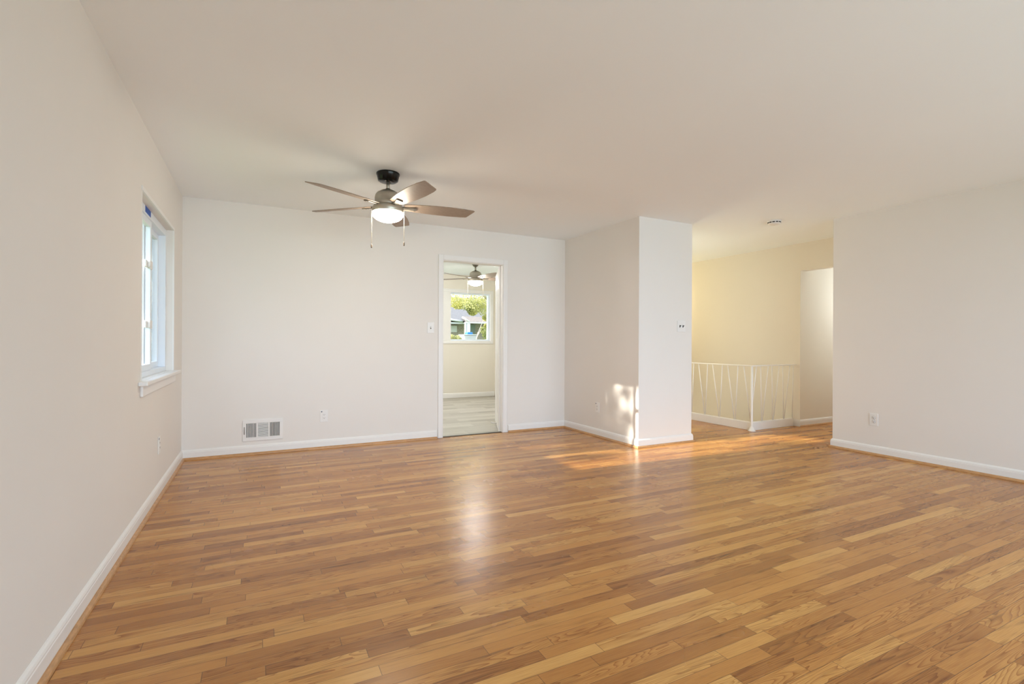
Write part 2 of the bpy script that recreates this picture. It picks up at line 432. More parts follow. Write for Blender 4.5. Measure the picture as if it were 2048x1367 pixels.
# back room walls
KX0, KX1, KZ0, KZ1 = 2.25, 4.235, 1.125, 2.095
b = MB()
b.box((XK0 - 0.1, YK1, -0.1), (KX0, YK1 + 0.17, H)); b.box((KX1, YK1, -0.1), (XK1 + 0.12, YK1 + 0.17, H))
b.box((KX0, YK1, -0.1), (KX1, YK1 + 0.17, KZ0)); b.box((KX0, YK1, KZ1), (KX1, YK1 + 0.17, H))
struct('wall_back_room', b, CREAM, 'cream far wall of the room beyond the doorway', 'wall')
b = MB(); b.box((XK1, YK0, -0.1), (XK1 + 0.12, YK1, H))
struct('wall_back_room_right', b, CREAM, 'cream right wall of the room beyond the doorway', 'wall')
b = MB(); b.box((XK0 - 0.12, YK0, -0.1), (XK0, YK1, H))
struct('wall_back_room_left', b, CREAM, 'cream left wall of the room beyond the doorway', 'wall')
b = MB()
for p, q in (((XL - 0.2, YF - 0.1, -0.6), (HX, YK1 + 0.1, -0.125)),):
    b.box(p, q)
struct('trim_1', b, OUTDOORWALL, 'foundation below the floor', 'foundation')

# ------------------------------------------------------------------ baseboards with oak shoe moulding
BASE_PROF = [(0, 0.0), (0.0145, 0.0), (0.0145, 0.066), (0.0125, 0.070), (0.0125, 0.076), (0.009, 0.084), (0.004, 0.090), (0.0, 0.093)]
SHOE_PROF = [(0.0145, 0.0)] + [(0.0145 + 0.017 * cos(t), 0.020 * sin(t)) for t in [k * pi / 2 / 5 for k in range(6)]]
def sweep_run(mb, prof, p0, p1, m0, m1):
    d = Vector((p1[0] - p0[0], p1[1] - p0[1])); L = d.length; d.normalize(); nrm = Vector((-d.y, d.x))
    A, B = [], []
    for o, z in prof:
        a = Vector(p0) + d * (m0 * o) + nrm * o; c = Vector(p1) - d * (m1 * o) + nrm * o
        A.append(mb.bm.verts.new((a.x, a.y, z))); B.append(mb.bm.verts.new((c.x, c.y, z)))
    k = len(prof)
    for i in range(k):
        j = (i + 1) % k
        mb.bm.faces.new((A[i], A[j], B[j], B[i]))
    mb.bm.faces.new(A[::-1]); mb.bm.faces.new(B)
    bmesh.ops.recalc_face_normals(mb.bm, faces=mb.bm.faces[:])
def baseboard(name, runs, label, shoe=True, shade=None):
    b = MB(); s = MB()
    for r in runs:
        sweep_run(b, BASE_PROF, *r); sweep_run(s, SHOE_PROF, *r)
    o = struct(name, b, TRIM, label, 'baseboard')
    if shoe:
        tag(s.build('shoe_moulding', SHOE, o), 'oak quarter-round strip')
    else: s.bm.free()
E_ = 0.0005
baseboard('baseboard_left', [((XL + E_, YB), (XL + E_, YF), 1, 1)], 'white baseboard with oak shoe along the left wall')
baseboard('baseboard_back', [((DX0 - 0.062, YB - E_), (XL, YB - E_), 0, 1), ((XJ, YB - E_), (DX1 + 0.066, YB - E_), 1, 0)], 'white baseboard with oak shoe along the back wall')
baseboard('baseboard_closet', [((XJ - E_, YC), (XJ - E_, YB), -1, 1), ((XC, YC - E_), (XJ, YC - E_), -1, -1), ((XC + E_, YB), (XC + E_, YC), 1, -1)], 'white baseboard with oak shoe around the closet block')
baseboard('baseboard_right', [((XR - E_, YF), (XR - E_, YR), 1, -1), ((XR, YR + E_), (8.5, YR + E_), -1, 1)], 'white baseboard with oak shoe along the right wall')
baseboard('baseboard_hall', [((XS - E_, HY + 0.03), (XS - E_, YH), 0, -1), ((8.5, YH - E_), (XS, YH - E_), 1, -1)], 'white baseboard with oak shoe along the hall wall')
# fix the direction of the hall runs (room lies on their left)
baseboard('baseboard_back_room', [((XK1, YK1 - E_), (XK0, YK1 - E_), 1, 1)], 'cream baseboard in the room beyond the doorway', shoe=False)
baseboard('baseboard_front', [((XL, YF + E_), (XR, YF + E_), 1, 1)], 'white baseboard along the front wall')

# ------------------------------------------------------------------ doorway
door = tag(empty('door_1', (DX1, YB, 0), 'white cased doorway through the back wall with its door swung open beyond', 'doorway', kind='structure'))
org = (DX1, YB, 0)
CW, CT = 0.058, 0.016
b = MB()
def casing_profile_box(mb, a, c): mb.box(a, c, 0.004, 2)
casing_profile_box(b, (DX0 - CW + 0.008, YB - CT, 0.0), (DX0 + 0.008, YB - 0.0005, DZ + CW - 0.008))
b.build('casing', TRIM, door, org)
b = MB(); casing_profile_box(b, (DX1 - 0.008, YB - CT, 0.0), (DX1 + CW - 0.008, YB - 0.0005, DZ + CW - 0.008)); b.build('casing', TRIM, door, org)
b = MB(); casing_profile_box(b, (DX0 + 0.008, YB - CT, DZ - 0.008), (DX1 - 0.008, YB - 0.0005, DZ + CW - 0.008)); b.build('casing', TRIM, door, org)
b = MB()
b.box((DX0, YB - 0.002, 0), (DX0 + 0.014, YK0 + 0.002, DZ - 0.014)); b.box((DX1 - 0.014, YB - 0.002, 0), (DX1, YK0 + 0.002, DZ - 0.014)); b.box((DX0, YB - 0.002, DZ - 0.014), (DX1, YK0 + 0.002, DZ))
b.box((DX0 + 0.014, YB + 0.06, 0), (DX0 + 0.024, YB + 0.085, DZ - 0.014), 0.002); b.box((DX1 - 0.024, YB + 0.06, 0), (DX1 - 0.014, YB + 0.085, DZ - 0.014), 0.002)
b.build('jamb', TRIM, door, org)
b = MB(); b.box((DX0 + 0.014, YB + 0.0, -0.003), (DX1 - 0.014, YB + 0.042, 0.007), 0.002)
tag(b.build('threshold', THRESH, door, org), 'dark threshold strip')
# open leaf, seen almost edge-on
hx, hy = DX1 - 0.012, YK0 + 0.006
ex, ey = 2.955, 6.315
ang = atan2(ey - hy, ex - hx); LL = hypot(ex - hx, ey - hy)
M = Matrix.Translation(Vector((hx, hy, 0.012)) - Vector(org)) @ Matrix.Rotation(ang, 4, 'Z')
t = MB(); t.box((0, -0.035, 0), (LL, 0, 2.02), 0.002)
for z0, z1 in ((0.2, 0.95), (1.15, 1.85)):
    for x0, x1 in ((0.1, LL / 2 - 0.05), (LL / 2 + 0.05, LL - 0.1)):
        t.box((x0, -0.004, z0), (x1, 0.004, z1), 0.003)
bmesh.ops.transform(t.bm, matrix=M, verts=t.bm.verts)
leaf = t.build('leaf', TRIM, door)
t = MB(); t.tube([(2.742, 5.790, 0.060), (2.700, 5.802, 0.066), (2.662, 5.816, 0.074)], [0.006, 0.009, 0.011], 10)
bmesh.ops.translate(t.bm, verts=t.bm.verts, vec=-Vector(org))
tag(t.build('door_stop', PLASTIC, leaf), 'small white door stop near the floor')

# ------------------------------------------------------------------ left window (slider)
worg = (XL, 4.33, WZ0)
win = empty('window_1', worg, 'white sliding window with sill in the left wall', 'window', kind='structure')
b = MB()   # white liner of the opening
LT = 0.012
b.box((XLo, WY0, WZ0), (XL + 0.003, WY0 + LT, WZ1)); b.box((XLo, WY1 - LT, WZ0), (XL + 0.003, WY1, WZ1)); b.box((XLo, WY0 + LT, WZ1 - LT), (XL + 0.003, WY1 - LT, WZ1))
b.build('jamb_liner', WALL, win, worg)
b = MB()
b.box((XL - 0.006, WY1 - LT - 0.001, WZ0 + 0.005), (XL + 0.0055, WY1 + 0.012, WZ1 - LT - 0.0012)); b.box((XL - 0.006, WY0 - 0.004, WZ1 - LT - 0.001), (XL + 0.0055, WY1 + 0.012, WZ1 + 0.012))
b.build('edge_bead', TRIM, win, worg)
b = MB()   # stool with horns
b.box((XLo, WY0 + LT, WZ0 - 0.0), (XL, WY1 - LT, WZ0 + 0.004)); b.box((XL, WY0 - 0.075, WZ0 - 0.022), (XL + 0.048, WY1 + 0.075, WZ0 + 0.004), 0.006, 3)
b.build('sill', TRIM, win, worg)
b = MB(); b.box((XL + 0.0005, WY0 - 0.02, WZ0 - 0.09), (XL + 0.016, WY1 + 0.02, WZ0 - 0.022), 0.004, 2); b.build('apron', TRIM, win, worg)
fy0, fy1, fz0, fz1 = WY0 + LT, WY1 - LT, WZ0 + 0.004, WZ1 - LT
fxa, fxb = XL - 0.140, XL - 0.050
b = MB(); T = 0.03
b.box((fxa, fy0, fz0), (fxb, fy0 + T, fz1), 0.002); b.box((fxa, fy1 - T, fz0), (fxb, fy1, fz1), 0.002)
b.box((fxa, fy0 + T, fz0), (fxb, fy1 - T, fz0 + 0.035), 0.002); b.box((fxa, fy0 + T, fz1 - 0.055), (fxb, fy1 - T, fz1), 0.002)
b.build('window_frame', VINYL, win, worg)
def sash(y0, y1, xa, xb, st=0.042):
    z0, z1 = fz0 + 0.035, fz1 - 0.055
    b = MB()
    b.box((xa, y0, z0), (xb, y0 + st, z1), 0.003, 2); b.box((xa, y1 - st, z0), (xb, y1, z1), 0.003, 2)
    b.box((xa, y0 + st, z0), (xb, y1 - st, z0 + 0.045), 0.003, 2); b.box((xa, y0 + st, z1 - 0.045), (xb, y1 - st, z1), 0.003, 2)
    s = b.build('sash', VINYL, win, worg)
    xm = (xa + xb) / 2
    g = MB(); g.box((xm - 0.003, y0 + st - 0.004, z0 + 0.04), (xm + 0.003, y1 - st + 0.004, z1 - 0.04)); 
    gl = g.build('glass', GLASS, s, worg)
    gl.location = (0, 0, 0)
    return s
s1 = sash(fy0 + T, 4.395, XL - 0.090, XL - 0.060)
s2 = sash(4.350, fy1 - T, XL - 0.131, XL - 0.097)
for z in (1.22, 1.645):     # two latches on the meeting stile
    b = MB()
    b.box((XL - 0.0595, 4.300, z - 0.030), (XL - 0.052, 4.385, z + 0.030), 0.003, 2)
    b.box((XL - 0.076, 4.215, z - 0.026), (XL - 0.062, 4.352, z + 0.022), 0.004, 2)
    b.box((XL - 0.062, 4.255, z - 0.024), (XL - 0.046, 4.285, z + 0.014), 0.004, 2)
    b.box((XL - 0.060, 4.285, z - 0.008), (XL - 0.050, 4.335, z + 0.006), 0.003, 2)
    b.build('latch', PLASTIC, win, worg)
b = MB(); b.box((XL - 0.1385, 4.395, fz0 + 0.04), (XL - 0.1365, fy1 - T, fz1 - 0.06)); b.build('insect_screen', SCREEN, win, worg)
b = MB(); b.box((XL - 0.0585, 4.10, fz1 - 0.045), (XL - 0.0490, 4.29, fz1 - 0.002), 0.001); tag(b.build('tape_strip', TAPE, win, worg), 'strip of blue tape')

# front picture window (behind the camera) and back-room window
def fixed_window(name, x0, x1, z0, z1, ya, yb, bars, label, casing_y=None, cs=(0.055, 0.055, 0.055, 0.05), fr=0.04):
    og = ((x0 + x1) / 2, (ya + yb) / 2, z0)
    w = empty(name, og, label, 'window', kind='structure')
    b = MB()
    b.box((x0, ya, z0), (x0 + fr, yb, z1), 0.002); b.box((x1 - fr, ya, z0), (x1, yb, z1), 0.002)
    b.box((x0 + fr, ya, z0), (x1 - fr, yb, z0 + fr), 0.002); b.box((x0 + fr, ya, z1 - fr), (x1 - fr, yb, z1), 0.002)
    b.build('window_frame', VINYL, w, og)
    xs = [x0 + fr] + [v for p in bars for v in (p[0], p[1])] + [x1 - fr]
    for p in bars:
        b = MB(); b.box((p[0], ya - 0.002, z0 + fr), (p[1], yb, z1 - fr), 0.002); b.build('mullion', TRIM, w, og)
    for i in range(0, len(xs), 2):
        g = MB(); ym = (ya + yb) / 2; g.box((xs[i], ym - 0.003, z0 + fr), (xs[i + 1], ym + 0.003, z1 - fr)); g.build('glass', GLASS, w, og)
    return w, og
fixed_window('window_3', FX0, FX1, FZ0, FZ1, YF - 0.13, YF - 0.05, [(1.83, 1.89), (3.41, 3.47)], 'wide picture window in the front wall behind the viewer')
w2, og2 = fixed_window('window_2', KX0, KX1, KZ0, KZ1, YK1 + 0.03, YK1 + 0.11, [(3.235, 3.335)], 'white framed window looking onto trees in the room beyond the doorway', fr=0.035)
b = MB()
y0_, y1_ = YK1 - 0.018, YK1 - 0.0005
b.box((KX1 - 0.005, y0_, KZ0 - 0.055), (KX1 + 0.06, y1_, KZ1 + 0.06), 0.004); b.build('casing', TRIM, w2, og2)
b = MB(); b.box((KX0 - 0.06, y0_, KZ0 - 0.055), (KX0 + 0.005, y1_, KZ1 + 0.06), 0.004); b.build('casing', TRIM, w2, og2)
b = MB(); b.box((KX0 + 0.005, y0_, KZ1 - 0.005), (KX1 - 0.005, y1_, KZ1 + 0.06), 0.004); b.build('casing', TRIM, w2, og2)
b = MB(); b.box((KX0 + 0.005, y0_, KZ0 - 0.055), (KX1 - 0.005, y1_, KZ0 + 0.005), 0.004); b.build('casing', TRIM, w2, og2)
b = MB(); b.box((3.18, YK1 - 0.016, KZ0 + 0.005), (3.375, YK1 + 0.028, KZ1 - 0.005), 0.004); b.build('mullion_cover', TRIM, w2, og2)
b = MB(); b.box((KX0, YK1 - 0.0, KZ0 - 0.0), (KX1, YK1 + 0.17, KZ0 + 0.003)); b.box((KX1 - 0.003, YK1, KZ0), (KX1, YK1 + 0.17, KZ1)); b.box((KX0, YK1, KZ1 - 0.003), (KX1, YK1 + 0.17, KZ1))
b.build('jamb_liner', TRIM, w2, og2)

# ------------------------------------------------------------------ stair curb and railing
b = MB()
b.box((HX - 0.035, HY - 0.030, 0.0), (XS - 0.016, HY + 0.04, 0.100), 0.004, 2)
b.box((HX - 0.035, HY + 0.04, 0.0), (HX + 0.035, YB - 0.001, 0.100), 0.004, 2)
struct('trim_2', b, TRIM, 'white curb around the stair opening', 'curb')
RX, RY = HX - 0.045, HY - 0.035
rail = empty('stair_railing', (RX, RY, 0), 'white metal railing with V-shaped balusters on the curb at the stair opening', 'railing')
ro = (RX, RY, 0)
PX, PY = RX + 0.028, RY + 0.022          # line of the rails on top of the curb
b = MB(); b.lathe([(0.0, 0), (0.045, 0), (0.045, 0.006), (0.032, 0.016), (0.024, 0.04), (0.0145, 0.055), (0.0135, 0.06), (0.0135, 0.822), (0.0, 0.824)], c=(RX - 0.012, RY - 0.012, 0), seg=28)
b.build('post', TRIM, rail, ro)
b = MB()
b.box((RX - 0.027, RY - 0.027, 0.815), (XS - 0.006, RY + 0.004, 0.828), 0.003, 2)
b.box((RX - 0.027, RY + 0.004, 0.815), (RX + 0.004, YB - 0.005, 0.828), 0.003, 2)
b.build('handrail', TRIM, rail, ro)
b = MB()
b.box((PX - 0.012, PY - 0.010, 0.1005), (XS - 0.018, PY + 0.010, 0.107), 0.002)
b.box((PX - 0.010, PY + 0.010, 0.1005), (PX + 0.010, YB - 0.005, 0.107), 0.002)
b.build('bottom_rail', TRIM, rail, ro)
def baluster(bx, by, tx, ty):
    b = MB(); b.tube([(bx, by, 0.106), (tx, ty, 0.816)], 0.0053, 8); b.build('baluster', TRIM, rail, ro)
ox, oy = RX - 0.012, RY - 0.012
for k in range(4):
    c = ox + 0.238 + 0.2185 * k
    for s in (-1, 1):
        tx = c + s * 0.074
        if tx < XS - 0.01: baluster(min(c + s * 0.007, XS - 0.025), PY, tx, oy)
baluster(ox + 0.02, PY, ox + 0.085, oy)
for k in range(5):
    c = oy + 0.04 + 0.245 * k
    for s in (-1, 1):
        if k == 0 and s == -1: continue
        baluster(PX, c + s * 0.007, ox, c + s * 0.080)
# ------------------------------------------------------------------ ceiling fans
def blade_mesh(R0, R1):
    """outline in the blade's own plane, length along +X"""
    L = [(R0, 0.044), (R0 + 0.03, 0.052), (R0 + 0.12, 0.064), (R0 + 0.25, 0.074), (R0 + 0.36, 0.077), (R1 - 0.10, 0.073), (R1 - 0.055, 0.066), (R1 - 0.046, 0.060),
         (R1 - 0.006, -0.040), (R1 - 0.004, -0.050), (R1 - 0.014, -0.058), (R1 - 0.10, -0.070), (R0 + 0.36, -0.076), (R0 + 0.25, -0.074), (R0 + 0.12, -0.064), (R0 + 0.03, -0.052), (R0, -0.044)]
    t = MB().poly(L[::-1], -0.003, 0.003, 0.0012)
    return t
def make_fan(loc, rot0, label, canopy_mat, pitch=13, globe=GLOBE, cone=False):
    f = empty('ceiling_fan', loc, label, 'ceiling fan', 'ceiling fans with lit globes')
    b = MB(); b.lathe([(0, 0), (0.086, 0), (0.088, -0.003), (0.088, -0.012), (0.070, -0.016), (0.052, -0.034), (0.038, -0.056), (0.022, -0.066), (0.0, -0.070)] if cone else [(0, 0), (0.088, 0), (0.091, -0.004), (0.091, -0.012), (0.086, -0.022), (0.078, -0.060), (0.066, -0.068), (0.03, -0.070), (0.0, -0.070)])
    b.build('canopy', canopy_mat, f)
    for k in range(2):
        a = pi * k + 0.9
        b = MB(); b.lathe([(0.007, 0), (0.007, -0.006), (0, -0.008)], c=((0.022 if cone else 0.042) * cos(a), (0.022 if cone else 0.042) * sin(a), -0.0655 if cone else -0.068), seg=12)
        b.build('canopy_screw', NICKEL, f)
    b = MB(); b.lathe([(0.0135, -0.066), (0.0135, -0.140)], seg=20); b.build('downrod', NICKEL, f)
    b = MB(); b.lathe([(0.012, -0.122), (0.019, -0.124), (0.019, -0.140), (0.012, -0.142)], seg=24); b.build('collar', DARKMETAL, f)
    b = MB(); b.lathe([(0.0, -0.138), (0.048, -0.138), (0.058, -0.143), (0.066, -0.149), (0.084, -0.158), (0.096, -0.174), (0.101, -0.194), (0.101, -0.228), (0.108, -0.232), (0.108, -0.266), (0.0, -0.266)])
    b.build('motor_housing', NICKEL, f)
    b = MB(); b.lathe([(0.0, -0.266), (0.112, -0.266), (0.118, -0.271), (0.121, -0.278), (0.121, -0.308), (0.117, -0.313), (0.0, -0.313)])
    b.build('light_fitter', NICKEL, f)
    b = MB()
    b.lathe([(0.116, -0.312), (0.1215, -0.318)] + [(0.1215 * cos(t), -0.322 - 0.066 * sin(t)) for t in [k * pi / 2 / 12 for k in range(12)]] + [(0.0, -0.388)], seg=48)
    b.build('globe', globe, f)
    for k in range(5):
        a = radians(rot0 + 72 * k)
        M = Matrix.Rotation(a, 4, 'Z') @ Matrix.Translation((0, 0, -0.258)) @ Matrix.Rotation(radians(-pitch), 4, 'X')
        t = blade_mesh(0.125, 0.705)
        b = MB(); b.add(t, M); bl = b.build('blade', BLADE, f)
        # blade iron: flared bracket under the blade
        t = MB().poly([(0.100, -0.020), (0.150, -0.014), (0.215, -0.028), (0.222, -0.022), (0.222, 0.022), (0.215, 0.028), (0.150, 0.014), (0.100, 0.020)], -0.0125, -0.0035, 0.0015)
        b = MB(); b.add(t, M)
        for sx, sy in ((0.205, -0.015), (0.205, 0.015), (0.175, 0)):
            q = MB(); q.lathe([(0.004, 0), (0.004, -0.002), (0, -0.003)], c=(sx, sy, -0.0125), seg=8)
            bmesh.ops.transform(q.bm, matrix=M, verts=q.bm.verts); b.add(q.bm)
        b.build('blade_bracket', NICKELDARK, bl)
    return f
def pull_chain(f, dx, dy, zb, fob_mat=FOB):
    b = MB(); b.tube([(dx * 0.93, dy * 0.93, -0.292), (dx, dy, -0.296), (dx * 1.01, dy * 1.01, -0.33), (dx * 1.01, dy * 1.01, zb + 0.030)], 0.0022, 6)
    c = b.build('pull_chain', CHAIN, f)
    b = MB(); b.lathe([(0.0, 0.034), (0.003, 0.033), (0.0058, 0.026), (0.0058, 0.006), (0.004, 0.0), (0.0, -0.001)], c=(dx * 1.01, dy * 1.01, zb), seg=12)
    tag(b.build('fob', fob_mat, c), 'dark pull')
fan1 = make_fan((0.907, 3.96, H - 0.0005), 65.5, 'brushed nickel ceiling fan with lit globe and weathered wood blades in the near room', DARKMETAL)
rx, ry = cos(YAW), -sin(YAW)
pull_chain(fan1, -0.1275 * rx, -0.1275 * ry, -0.592); pull_chain(fan1, 0.1275 * rx, 0.1275 * ry, -0.575)
fan2 = make_fan((3.25, 7.75, H - 0.0005), 279, 'nickel ceiling fan with lit globe seen through the doorway in the back room', NICKELDARK, globe=GLOBE2, cone=True)
pull_chain(fan2, -0.1275 * rx, -0.1275 * ry, -0.60); pull_chain(fan2, 0.1275 * rx, 0.1275 * ry, -0.575)

# ------------------------------------------------------------------ electrical plates, register, smoke detector
def wall_frame(loc, facing):
    """matrix for a plate lying in its XZ plane, facing -Y in its own space"""
    a = {'-Y': 0, '+X': 90, '-X': -90}[facing]
    return a
def plate(name, loc, facing, w, h, label, cat, group=None):
    o = empty(name, loc, label, cat, group); o.rotation_euler = (0, 0, radians(wall_frame(loc, facing)))
    b = MB(); b.box((-w / 2, -0.006, -h / 2), (w / 2, -0.0005, h / 2), 0.0028, 3); b.build('cover_plate', PLASTIC, o)
    return o
def screws(o, pts, r=0.0032):
    for x, z in pts:
        b = MB(); b.lathe([(r, 0), (r, 0.0012), (0, 0.0016)], c=(x, -0.006, z), mat=Matrix.Rotation(radians(90), 4, 'X'), seg=12); b.build('screw', PLASTIC, o)
def rect_outlet(loc, facing, label):
    o = plate('wall_outlet', loc, facing, 0.078, 0.122, label, 'electrical outlet', 'rectangular outlets with a dark dot')
    b = MB(); b.box((-0.017, -0.0085, -0.034), (0.017, -0.006, 0.034), 0.0015, 2); r = b.build('receptacle', PLASTIC, o)
    b = MB()
    for z in (-0.017, 0.017):
        b.box((-0.0075, -0.0092, z - 0.004), (-0.0055, -0.0084, z + 0.005)); b.box((0.0055, -0.0092, z - 0.004), (0.0075, -0.0084, z + 0.004)); b.box((-0.002, -0.0092, z - 0.011), (0.002, -0.0084, z - 0.007))
    b.build('slots', SLOT, r)
    b = MB(); b.lathe([(0.0065, 0), (0.0065, 0.002), (0.0, 0.0026)], c=(-0.023, -0.0058, 0.046), mat=Matrix.Rotation(radians(90), 4, 'X'), seg=16); tag(b.build('indicator_dot', STICKER, o), 'small dark dot in the corner')
    screws(o, [(0, 0.049), (0, -0.049)])
    return o
rect_outlet((0.605, YB, 0.331), '-Y', 'white outlet with dark dot on back wall, right of the floor register')
rect_outlet((XJ, 4.766, 0.340), '-X', 'white outlet with dark dot on the side of the closet block')
rect_outlet((XL, 4.305, 0.360), '+X', 'white outlet with dark dot low on left wall under the window')
# duplex outlet on the right wall
o = plate('wall_outlet', (XR, 2.783, 0.350), '-X', 0.078, 0.124, 'white duplex outlet with two round sockets low on right wall', 'electrical outlet')
for z in (-0.0195, 0.0195):
    b = MB(); b.lathe([(0.0165, 0), (0.0165, 0.002), (0.015, 0.0028), (0, 0.0028)], c=(0, -0.006, z), mat=Matrix.Rotation(radians(90), 4, 'X'), seg=28); r = b.build('socket', PLASTIC, o)
    b = MB(); b.box((-0.0078, -0.0096, z - 0.001), (-0.0052, -0.0086, z + 0.009)); b.box((0.0052, -0.0096, z), (0.0078, -0.0086, z + 0.008)); b.lathe([(0.003, 0), (0.003, 0.0008), (0, 0.0009)], c=(0, -0.0088, z - 0.0075), mat=Matrix.Rotation(radians(90), 4, 'X'), seg=12)
    b.build('slots', SLOT, r)
    b = MB(); b.lathe([(0.0178, 0), (0.0178, 0.0006), (0.0165, 0.0006)], c=(0, -0.006, z), mat=Matrix.Rotation(radians(90), 4, 'X'), seg=28); b.build('socket_rim', REGDARK, r)
screws(o, [(0, 0)])
# single toggle switch beside the doorway
o = plate('light_switch', (1.747, YB, 1.266), '-Y', 0.080, 0.124, 'white single toggle switch left of the doorway', 'light switch')
b = MB(); b.box((-0.006, -0.0068, -0.013), (0.006, -0.006, 0.013)); b.build('toggle_slot', SLOT, o)
b = MB(); b.box((-0.0045, -0.016, -0.001), (0.0045, -0.006, 0.010), 0.0015, 2); b.build('toggle', PLASTIC, o)
screws(o, [(0, 0.030), (0, -0.030)])
# double switch on the closet face
o = plate('light_switch', (4.169, YC, 1.290), '-Y', 0.122, 0.124, 'white double switch plate with two black toggles on the closet face', 'light switch')
for x in (-0.023, 0.023):
    b = MB(); b.box((x - 0.006, -0.0068, -0.013), (x + 0.006, -0.006, 0.013)); b.build('toggle_slot', BLACK, o)
    b = MB(); b.tube([(x, -0.006, 0.0), (x + 0.004, -0.020, 0.008)], [0.0055, 0.0042], 8); b.build('toggle', BLACK, o)
screws(o, [(-0.023, 0.030), (0.023, 0.030), (-0.023, -0.030), (0.023, -0.030)])

# floor register on the back wall: three louvre fields
rg = empty('wall_register', (0.0405, YB, 0.233), 'white metal air register with three louvre fields low on the back wall', 'air vent')
W2, H2 = 0.178, 0.1025
b = MB()
fields = [(-0.148, -0.058), (-0.046, 0.046), (0.058, 0.148)]
zb0, zb1 = -0.068, 0.068
b.box((-W2, -0.009, zb1), (W2, -0.0005, H2), 0.002, 2); b.box((-W2, -0.009, -H2), (W2, -0.0005, zb0), 0.002, 2)
xs = [-W2] + [v for f_ in fields for v in f_] + [W2]
for i in range(0, len(xs), 2): b.box((xs[i], -0.009, zb0), (xs[i + 1], -0.0005, zb1))
b.build('frame', PLASTIC, rg)
b = MB(); b.box((-0.15, -0.0016, -0.07), (0.15, -0.0008, 0.07)); tag(b.build('duct_opening', REGDARK, rg), 'dark opening behind the louvres')
for i, (x0, x1) in enumerate(fields):
    if i == 1:
        for k in range(11):
            z = zb0 + (zb1 - zb0) * (k + 0.5) / 11
            t = MB(); t.box((x0, -0.0045, -0.0008), (x1, 0.0045, 0.0008))
            bmesh.ops.transform(t.bm, matrix=Matrix.Translation((0, -0.006, z)) @ Matrix.Rotation(radians(50), 4, 'X') @ Matrix.Translation((0, 0, 0)), verts=t.bm.verts)
            t.build('louvre', PLASTIC, rg)
    else:
        for k in range(8):
            x = x0 + (x1 - x0) * k / 7
            t = MB(); t.box((-0.0008, -0.0045, zb0), (0.0008, 0.0045, zb1))
            bmesh.ops.transform(t.bm, matrix=Matrix.Translation((x, -0.006, 0)) @ Matrix.Rotation(radians(-42 if i == 0 else 42), 4, 'Z'), verts=t.bm.verts)
            t.build('louvre', PLASTIC, rg)
b = MB(); b.tube([(-0.163, -0.010, -0.035), (-0.163, -0.017, -0.01), (-0.163, -0.017, 0.015), (-0.163, -0.010, 0.035)], 0.0028, 8); b.build('lever', NICKELDARK, rg)

# smoke detector
sd = empty('smoke_detector', (5.008, 3.535, H - 0.0005), 'round white smoke detector with dark vent slots on the ceiling above the landing', 'smoke detector')
b = MB(); b.lathe([(0, 0), (0.070, 0), (0.071, -0.003), (0.071, -0.010), (0.066, -0.012), (0.064, -0.012), (0.064, -0.024), (0.060, -0.032), (0.046, -0.037), (0.0, -0.038)]); b.build('housing', PLASTIC, sd)
b = MB()
for k in range(12):
    a = 2 * pi * k / 12
    t = MB(); t.box((0.0615, -0.0125, -0.0235), (0.0650, 0.0125, -0.0125))
    bmesh.ops.transform(t.bm, matrix=Matrix.Rotation(a, 4, 'Z'), verts=t.bm.verts); b.add(t.bm)
b.build('vent_slots', SLOT, sd)
b = MB(); b.lathe([(0.010, 0), (0.010, -0.002), (0, -0.003)], c=(0.02, 0.01, -0.0375), seg=16); b.build('test_button', PLASTIC, sd)

# ------------------------------------------------------------------ outdoors
GZ = -0.6
b = MB()
for p, q in (((-60, -60), (-0.82, 80)), ((8.76, -60), (60, 80)), ((-0.82, -60), (8.76, -1.93)), ((-0.82, 9.51), (8.76, 80))):
    b.box((p[0], p[1], GZ - 0.2), (q[0], q[1], GZ))
struct('ground', b, GRASS, 'green lawn around the house', 'lawn')

def leaves(mb, centres, n, size, flat=0.75):
    for _ in range(n):
        c, r = random.choice(centres)
        while True:
            p = Vector((random.uniform(-1, 1), random.uniform(-1, 1), random.uniform(-1, 1)))
            if 0.15 < p.length < 1: break
        p = Vector(c) + Vector((p.x * r, p.y * r, p.z * r * flat))
        a = Vector((random.gauss(0, 1), random.gauss(0, 1), random.gauss(0, 0.7))).normalized(); bb = a.orthogonal().normalized()
        bb = Matrix.Rotation(random.uniform(0, 6.28), 3, a) @ bb
        s = size * random.uniform(0.6, 1.3); e = a.cross(bb)
        mb.quad([p - bb * s, p + e * s * 0.45, p + bb * s, p - e * s * 0.45])
def tree(loc, trunk, centres, n, size, label, mat=LEAF, group=None, cat='tree', name='tree'):
    o = empty(name, loc, label, cat, group)
    if trunk:
        b = MB()
        for pts, r in trunk: b.tube(pts, r, 8)
        b.build('trunk', BARK, o, loc)
    b = MB(); leaves(b, centres, n, size); b.build('foliage', mat, o, loc)
    return o
